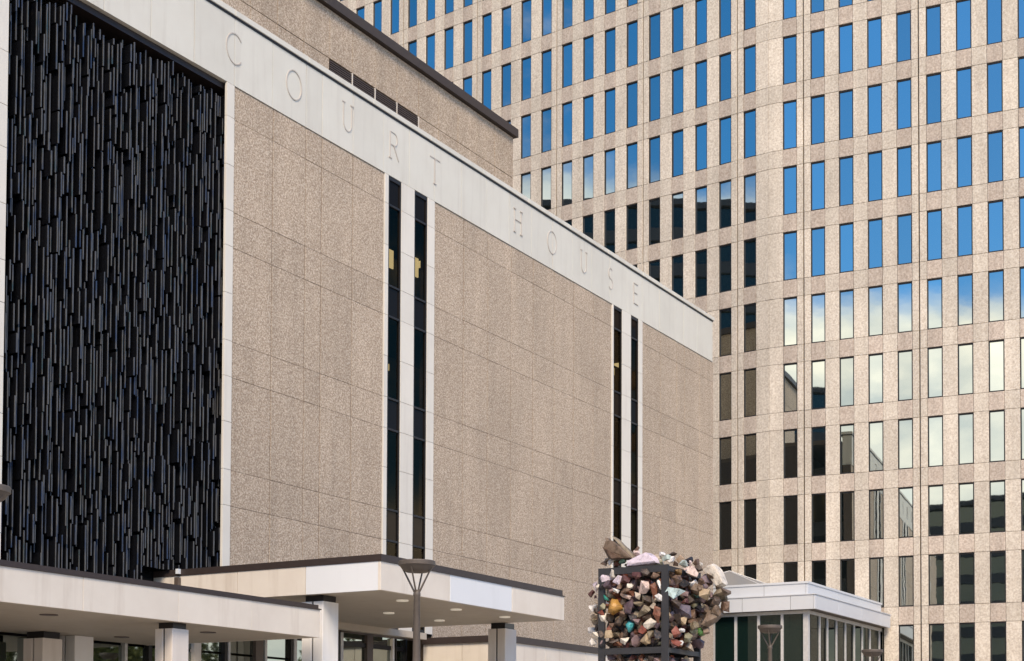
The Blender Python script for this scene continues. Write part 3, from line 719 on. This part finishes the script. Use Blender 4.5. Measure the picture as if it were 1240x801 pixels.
STONES = [
    (21.9,11.03,4.48,0.22,0.14,'L','lilac'), (21.9,10.91,4.54,0.1,0.13,'L','cream'), (21.9,10.82,4.43,0.17,0.17,'L','lilac'),
    (21.9,10.83,4.27,0.13,0.12,'L','white'), (21.9,10.68,4.44,0.17,0.16,'L','maroon'), (21.9,10.99,4.36,0.14,0.16,'L','plum'),
    (21.9,11.01,4.18,0.13,0.13,'L','teal'), (21.9,10.68,4.17,0.22,0.07,'L','pink'), (21.9,10.59,4.33,0.1,0.08,'L','cream'),
    (21.9,10.39,4.3,0.22,0.23,'L','blush'), (21.9,10.21,4.25,0.12,0.26,'L','rust'), (21.9,10.11,4.3,0.07,0.2,'L','white'),
    (21.9,10.09,4.12,0.11,0.13,'L','white'), (21.9,10.49,4.16,0.13,0.13,'L','sand'), (21.9,10.65,4.26,0.2,0.08,'L','umber'),
    (21.9,10.46,4.04,0.17,0.08,'L','olive'), (21.9,10.88,4.0,0.28,0.31,'L','mustard'), (21.9,10.63,4.0,0.17,0.23,'L','plum'),
    (21.9,11.09,4.02,0.11,0.12,'L','moss'), (21.9,11.07,3.85,0.17,0.16,'L','cream'), (21.9,10.38,3.92,0.32,0.18,'L','olive'),
    (21.9,10.21,3.99,0.1,0.13,'L','sand'), (21.9,10.12,3.84,0.13,0.31,'L','rust'), (21.9,10.63,3.69,0.14,0.2,'L','turquoise'),
    (21.9,10.49,3.77,0.13,0.12,'L','mauve'), (21.9,10.25,3.73,0.24,0.17,'L','cream'), (21.9,10.38,3.62,0.14,0.13,'L','brick'),
    (21.9,10.98,3.57,0.17,0.14,'L','tan'), (21.9,10.9,3.73,0.11,0.13,'L','umber'), (21.9,10.71,3.59,0.17,0.14,'L','bark'),
    (21.9,10.71,3.45,0.18,0.14,'L','cream'), (21.9,10.52,3.46,0.16,0.2,'L','mauve'), (21.9,10.33,3.48,0.17,0.18,'L','tan'),
    (21.9,10.11,3.54,0.14,0.18,'L','black'), (21.9,10.2,4.49,0.2,0.13,'L','umber'), (21.9,10.33,4.53,0.17,0.12,'L','bark'),
    (21.9,10.47,4.49,0.2,0.13,'L','maroon'), (21.9,11.12,3.58,0.14,0.13,'L','bark'), (21.9,11.09,3.44,0.11,0.08,'L','mauve'),
    (21.9,10.91,3.44,0.23,0.13,'L','bark'), (21.9,10.81,3.78,0.14,0.16,'L','bark'), (21.9,10.75,3.88,0.14,0.12,'L','umber'),
    (21.9,10.31,4.1,0.13,0.13,'L','bark'), (21.9,10.57,3.82,0.13,0.13,'L','black'), (21.9,10.24,3.54,0.13,0.16,'L','olive'),
    (21.9,10.31,3.81,0.14,0.1,'L','bark'), (21.9,10.96,4.28,0.11,0.1,'L','mauve'), (21.9,10.77,4.34,0.11,0.12,'L','umber'),
    (21.9,10.15,3.69,0.11,0.13,'L','plum'), (22.1,11.36,4.37,0.12,0.21,'O','lilac'), (22.1,11.42,4.27,0.1,0.17,'O','maroon'),
    (22.1,11.39,4.04,0.16,0.16,'O','white'), (22.1,11.36,3.82,0.14,0.14,'O','sand'), (22.1,11.41,3.67,0.15,0.14,'O','white'),
    (22.1,11.37,3.48,0.13,0.13,'O','white'), (22.1,11.31,3.71,0.11,0.13,'O','bark'), (22.1,11.31,3.92,0.1,0.13,'O','bark'),
    (22.1,11.33,4.17,0.11,0.13,'O','maroon'), (22.1,11.06,4.76,0.12,0.11,'T','white'), (22.1,11.18,4.76,0.13,0.1,'T','umber'),
    (22.1,10.88,4.77,0.16,0.09,'T','paleteal'), (22.1,11.12,4.81,0.1,0.07,'T','sand'), (22.1,10.26,4.79,0.17,0.1,'T','sand'),
    (22.1,10.1,4.78,0.2,0.12,'T','mint'), (22.1,10.16,4.84,0.11,0.08,'T','white'), (22.33,10.1,4.78,0.11,0.1,'T','white'),
    (22.36,10.1,4.85,0.13,0.1,'T','bark'), (22.7,10.1,4.83,0.18,0.14,'T','peach'), (23.04,10.1,4.85,0.14,0.11,'T','black'),
    (23.38,10.1,4.82,0.13,0.17,'T','umber'), (23.52,10.1,4.84,0.06,0.1,'T','cream'), (22.1,10.6,4.89,0.13,0.1,'T','blush'),
    (22.1,10.6,4.96,0.09,0.07,'T','umber'), (22.3,9.86,4.68,0.25,0.11,'R','mint'), (22.55,9.86,4.71,0.19,0.12,'R','blush'),
    (22.59,9.86,4.59,0.28,0.2,'R','blush'), (22.07,9.86,4.53,0.31,0.11,'R','gold'), (21.98,9.86,4.4,0.22,0.16,'R','umber'),
    (22.66,9.86,4.39,0.23,0.15,'R','white'), (21.98,9.86,4.2,0.31,0.2,'R','aqua'), (22.88,9.87,4.27,0.26,0.14,'R','paleteal'),
    (22.36,9.86,4.21,0.19,0.12,'R','mauve'), (22.87,9.66,4.23,0.18,0.12,'R','mauve'), (22.23,9.86,3.95,0.3,0.26,'R','slate'),
    (22.88,9.84,4.01,0.54,0.23,'R','coral'), (22.88,9.72,4.48,0.41,0.22,'R','banded'), (22.9,9.63,4.54,0.22,0.13,'R','peach'),
    (22.88,9.49,4.23,0.3,0.23,'R','olive'), (22.75,9.59,3.84,0.52,0.33,'R','driftwood'), (22.88,9.4,4.03,0.19,0.23,'R','umber'),
    (22.75,9.37,4.26,0.31,0.13,'R','driftwood'), (22.76,9.86,3.7,0.27,0.11,'R','tan'), (22.75,9.77,3.62,0.22,0.13,'R','green'),
    (21.95,9.86,3.57,0.17,0.19,'R','brick'), (22.3,9.86,3.78,0.16,0.14,'R','tan'), (22.2,9.86,3.61,0.12,0.08,'R','white'),
    (22.14,9.86,3.42,0.09,0.1,'R','white'), (22.43,9.86,3.52,0.27,0.16,'R','moss'), (22.55,9.86,3.38,0.19,0.14,'R','sand'),
    (22.88,9.87,3.47,0.22,0.18,'R','plum'), (22.04,9.86,3.79,0.22,0.15,'R','bark'), (22.53,9.86,4.14,0.22,0.13,'R','bark'),
    (21.98,9.86,4.03,0.19,0.16,'R','bark'), (22.63,9.86,3.81,0.22,0.13,'R','umber'), (22.3,9.86,4.38,0.22,0.13,'R','black'),
    (22.36,9.86,4.1,0.19,0.1,'R','maroon'), (22.76,9.86,4.13,0.19,0.13,'R','bark'), (21.98,9.86,3.41,0.16,0.13,'R','brick'),
    (22.59,9.86,3.55,0.22,0.13,'R','bark'), (22.75,9.51,4.11,0.22,0.16,'R','bark'), (22.75,9.68,3.67,0.22,0.16,'R','driftwood'),
    (22.75,9.48,3.95,0.22,0.21,'R','driftwood'), (22.75,9.8,4.67,0.19,0.13,'R','bark'), (22.75,9.74,4.37,0.19,0.13,'R','banded'),
]
for x, y, z, w, h, kd, c in STONES:
    if kd == 'L': x -= r3.uniform(0, .07)
    if kd == 'R': stone(x, y, z, min(w, h)*.85+.04, h, w, c, 'R')
    else: stone(x, y, z, w, h, min(w, h)*.85+.04, c, kd)
# three big signature rocks
def poly_rock(pts, x0, x1, col, label, amp=.012, seed=1):
    rnd = random.Random(seed); bm = bmesh.new()
    for y, z in pts:
        cy = sum(q[0] for q in pts)/len(pts); cz = sum(q[1] for q in pts)/len(pts)
        bm.verts.new((x0+rnd.uniform(-.02, .03), cy+(y-cy)*.93, cz+(z-cz)*.93)); bm.verts.new(((x0+x1)/2+rnd.uniform(-.03, .03), y, z)); bm.verts.new((x1+rnd.uniform(-.03, .02), cy+(y-cy)*.85, cz+(z-cz)*.85))
    bmesh.ops.convex_hull(bm, input=bm.verts[:]); bmesh.ops.delete(bm, geom=[v for v in bm.verts if not v.link_faces], context='VERTS')
    if amp: rough(bm, amp, rnd)
    o = obj('stone', bm, SM[col], st); o['label'] = label; return o
poly_rock([(11.09, 5.10), (11.13, 4.97), (11.05, 4.80), (10.98, 5.10), (10.60, 4.78), (10.74, 4.90), (10.85, 5.02)], 21.93, 22.35, 'driftwood', 'big brown ridged boulder on top of the cage', 0, 4)
poly_rock([(11.00, 5.175), (10.93, 5.15), (10.58, 4.80), (10.62, 4.77), (10.80, 4.97)], 21.97, 22.12, 'olive', 'added slab with the lit edge of the top boulder put into its colour', 0, 9)  # slab added along the ridge; its olive tone paints the highlight
poly_rock([(11.11, 5.16), (11.06, 5.15), (11.01, 5.02), (11.08, 5.03)], 21.97, 22.1, 'driftwood', 'brown spur of the top boulder', 0, 8)
poly_rock([(11.13, 5.0), (11.00, 4.93), (10.75, 4.79), (10.95, 4.79)], 21.88, 22.0, 'umber', 'dark lower ledge of the top boulder', 0, 12)
poly_rock([(10.73, 4.74), (10.35, 4.885), (10.19, 4.765), (10.14, 4.68), (10.74, 4.65), (10.5, 4.65)], 21.9, 22.3, 'lilac', 'white quartz wedge lying on the top rail', .004, 5)
poly_rock([(9.80, 4.67), (9.586, 4.75), (9.50, 4.66), (9.37, 4.375), (9.51, 4.33)], 22.75, 23.05, 'cream', 'pale flat slab leaning out at the upper right', .003, 6)
# packed fill between the faces and in the tier below
dark = ['bark', 'umber', 'maroon', 'plum', 'olive', 'driftwood', 'rust', 'brick', 'mauve', 'bark', 'umber', 'black', 'moss']
mixd = dark + ['brick', 'rust', 'tan', 'sand', 'peach', 'brick', 'mauve', 'cream']
def gap_shade_mass(x0, x1, y0, y1, z0, z1):  # near-black mass added so the gaps between stones look shaded
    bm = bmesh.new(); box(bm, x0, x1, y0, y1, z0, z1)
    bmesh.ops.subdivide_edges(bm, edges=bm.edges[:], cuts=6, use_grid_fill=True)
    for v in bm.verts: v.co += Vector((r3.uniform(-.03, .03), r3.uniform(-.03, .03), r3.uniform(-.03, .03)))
    return obj('gap_shade_core', bm, SM['black'], st)
gap_shade_mass(22.04, 23.06, 10.10, 11.08, 3.36, 4.58); gap_shade_mass(22.06, 23.04, 10.14, 11.06, .7, 3.22)
for _ in range(130):
    s = r3.uniform(.14, .26); stone(r3.uniform(AX+.17, BX_-.1), r3.uniform(AY+.17, BY-.15), r3.uniform(3.38, 4.62), s, s*r3.uniform(.7, 1.2), s, r3.choice(dark))
fillc = dark + ['mauve', 'sand', 'olive', 'tan', 'plum', 'rust', 'umber', 'bark', 'maroon']
for i in range(8):
    for k in range(9):
        s = r3.uniform(.12, .19); stone(21.985+r3.uniform(-.02, .03), 10.10+i*.132+r3.uniform(-.04, .04), 3.43+k*.137+r3.uniform(-.04, .04), s, s*r3.uniform(.7, 1.2), s, r3.choice(fillc))
        if i < 8 and r3.random() < .9: stone(22.0+i*.145+r3.uniform(-.04, .04), 10.03+r3.uniform(-.03, .03), 3.43+k*.137+r3.uniform(-.04, .04), s, s*r3.uniform(.7, 1.2), s, r3.choice(fillc), 'R')
for i in range(34):
    z = r3.uniform(3.62, 4.62); o_ = (z-3.4)/1.2
    s = r3.uniform(.14, .24); stone(r3.uniform(22.55, 23.12), 9.90-r3.uniform(0, .36)*o_, z, s, s*r3.uniform(.7, 1.1), s, r3.choice(fillc+['driftwood', 'banded', 'olive']), 'R')
for i in range(22):
    s = r3.uniform(.09, .16); stone(r3.uniform(21.86, 22.0), r3.uniform(11.06, 11.30), r3.uniform(3.42, 4.5), s, s*r3.uniform(.7, 1.1), s*.8, r3.choice(fillc+['white', 'cream', 'lilac', 'sand']))
for i in range(26):
    s = r3.uniform(.10, .18); stone(r3.uniform(21.98, 23.05), r3.uniform(9.98, 11.05), 4.66+r3.uniform(-.02, .07), s, s*r3.uniform(.6, .9), s, r3.choice(fillc+['blush', 'white', 'cream', 'sand', 'mint', 'peach', 'lilac']))
for _ in range(34):
    s = r3.uniform(.11, .20); stone(AX+.1+r3.uniform(0, .08), r3.uniform(AY+.15, BY-.17), r3.uniform(2.85, 3.22), s, s*r3.uniform(.7, 1.2), s, r3.choice(mixd))
for _ in range(18):
    s = r3.uniform(.11, .20); stone(r3.uniform(AX+.15, BX_-.15), AY+.1+r3.uniform(0, .08), r3.uniform(2.85, 3.22), s, s*r3.uniform(.7, 1.2), s, r3.choice(mixd))
for _ in range(30):
    s = r3.uniform(.2, .34); stone(r3.uniform(AX+.25, BX_-.2), r3.uniform(AY+.25, BY-.25), r3.uniform(2.0, 3.05), s, s, s, r3.choice(dark))

# ------------------------------------------------------------------ what the tower glass and the entrance glass mirror
def banded_block(name, label, cx, cy, w, dpt, rz, h, floors, zbase=0):
    b = thing(name, label, 'office building', None, (cx, cy, 0)); b.rotation_euler = (0, 0, rz)
    bx('glass_body', M['pane_green'], b, -w/2+.5, w/2-.5, -dpt/2+.5, dpt/2-.5, 0, h-1)
    fh = h/floors
    for k in range(floors+1): bx('concrete_band', M['dim_concrete'], b, -w/2, w/2, -dpt/2, dpt/2, max(0, k*fh-.75), min(h, k*fh+.75))
    return b
banded_block('office_building', 'banded office block mirrored in the lower windows of the left tower wing', 20, 112, 62, 22, math.radians(48), 69, 16)
banded_block('office_building', 'lower banded block mirrored in the middle windows of the right tower wing', -62, 75, 40, 24, math.radians(72), 58, 15)
banded_block('office_building', 'long low block mirrored in the bottom windows of the right tower wing', -78, 30, 20, 50, math.radians(8), 42, 10)
lf = random.Random(5)
def leaf_mesh():
    bm = bmesh.new()
    cl = [(Vector((lf.gauss(0, 1.5), lf.gauss(0, 1.5), lf.uniform(-2.2, 2.6))), lf.uniform(.7, 1.3)) for _ in range(26)]
    for c_, r_ in cl:
        for _ in range(130):
            d = Vector((lf.gauss(0, 1), lf.gauss(0, 1), lf.gauss(0, .8))).normalized()*r_*lf.uniform(.5, 1); q = c_+d
            n_ = Vector((lf.gauss(0, 1), lf.gauss(0, 1), lf.gauss(0, 1))).normalized(); a = n_.orthogonal().normalized()*.17; b = n_.cross(a).normalized()*.10
            bm.faces.new([bm.verts.new(q+v) for v in (a, b, -a, -b)])
    me = bpy.data.meshes.new('crown'); bm.to_mesh(me); bm.free(); me.materials.append(M['leaf']); return me
M['leaf'] = plain('spring_leaves', (.115, .13, .025), .7, 0, .15)
M['barkm'] = plain('tree_bark', (.09, .07, .05), .9)
LM = leaf_mesh(); TM = None
def tree(x, y, s, label):
    t_ = thing('tree', label, 'tree', 'street trees mirrored in the entrance glass', (x, y, 0))
    bm = bmesh.new(); tube(bm, (0, 0, 0), (0, 0, 4*s), .22*s, .14*s, 10)
    for k in range(5):
        a = k*1.256; tube(bm, (0, 0, (3+.3*k)*s), (1.5*s*math.cos(a), 1.5*s*math.sin(a), (5.3+.3*k)*s), .09*s, .03*s, 7)
    obj('trunk', bm, M['barkm'], t_)
    o = bpy.data.objects.new('crown', LM); C.objects.link(o); o.location = (0, 0, 6*s); o.scale = (s, s, s); o.rotation_euler = (0, 0, x); o.parent = t_
for x, y, s in ((50, -14, 1.3), (58, -10, 1.1), (66, -18, 1.4), (76, -12, 1.2), (86, -20, 1.5), (42, -20, 1.3), (96, -10, 1.2), (54, -26, 1.7), (63, -30, 1.8), (72, -28, 1.7), (81, -32, 1.9), (92, -28, 1.7), (46, -30, 1.7)):
    tree(x, y, s, 'yellow green street tree mirrored in the entrance glass under the canopies')

# ------------------------------------------------------------------ put each empty at the base of its thing
bpy.context.view_layer.update()
for t_, base in ((ch, (48, 30, 0)), (c2, (37.3, 26.4, 0)), (c1, (22, 27, 0)), (tw, (86.05, 32.54, 0)), (pv, (80, 30, 0)), (st, (22.5, 10.55, 0))):
    b = Vector(base); t_.location = b
    for o in t_.children: o.location = o.location - b
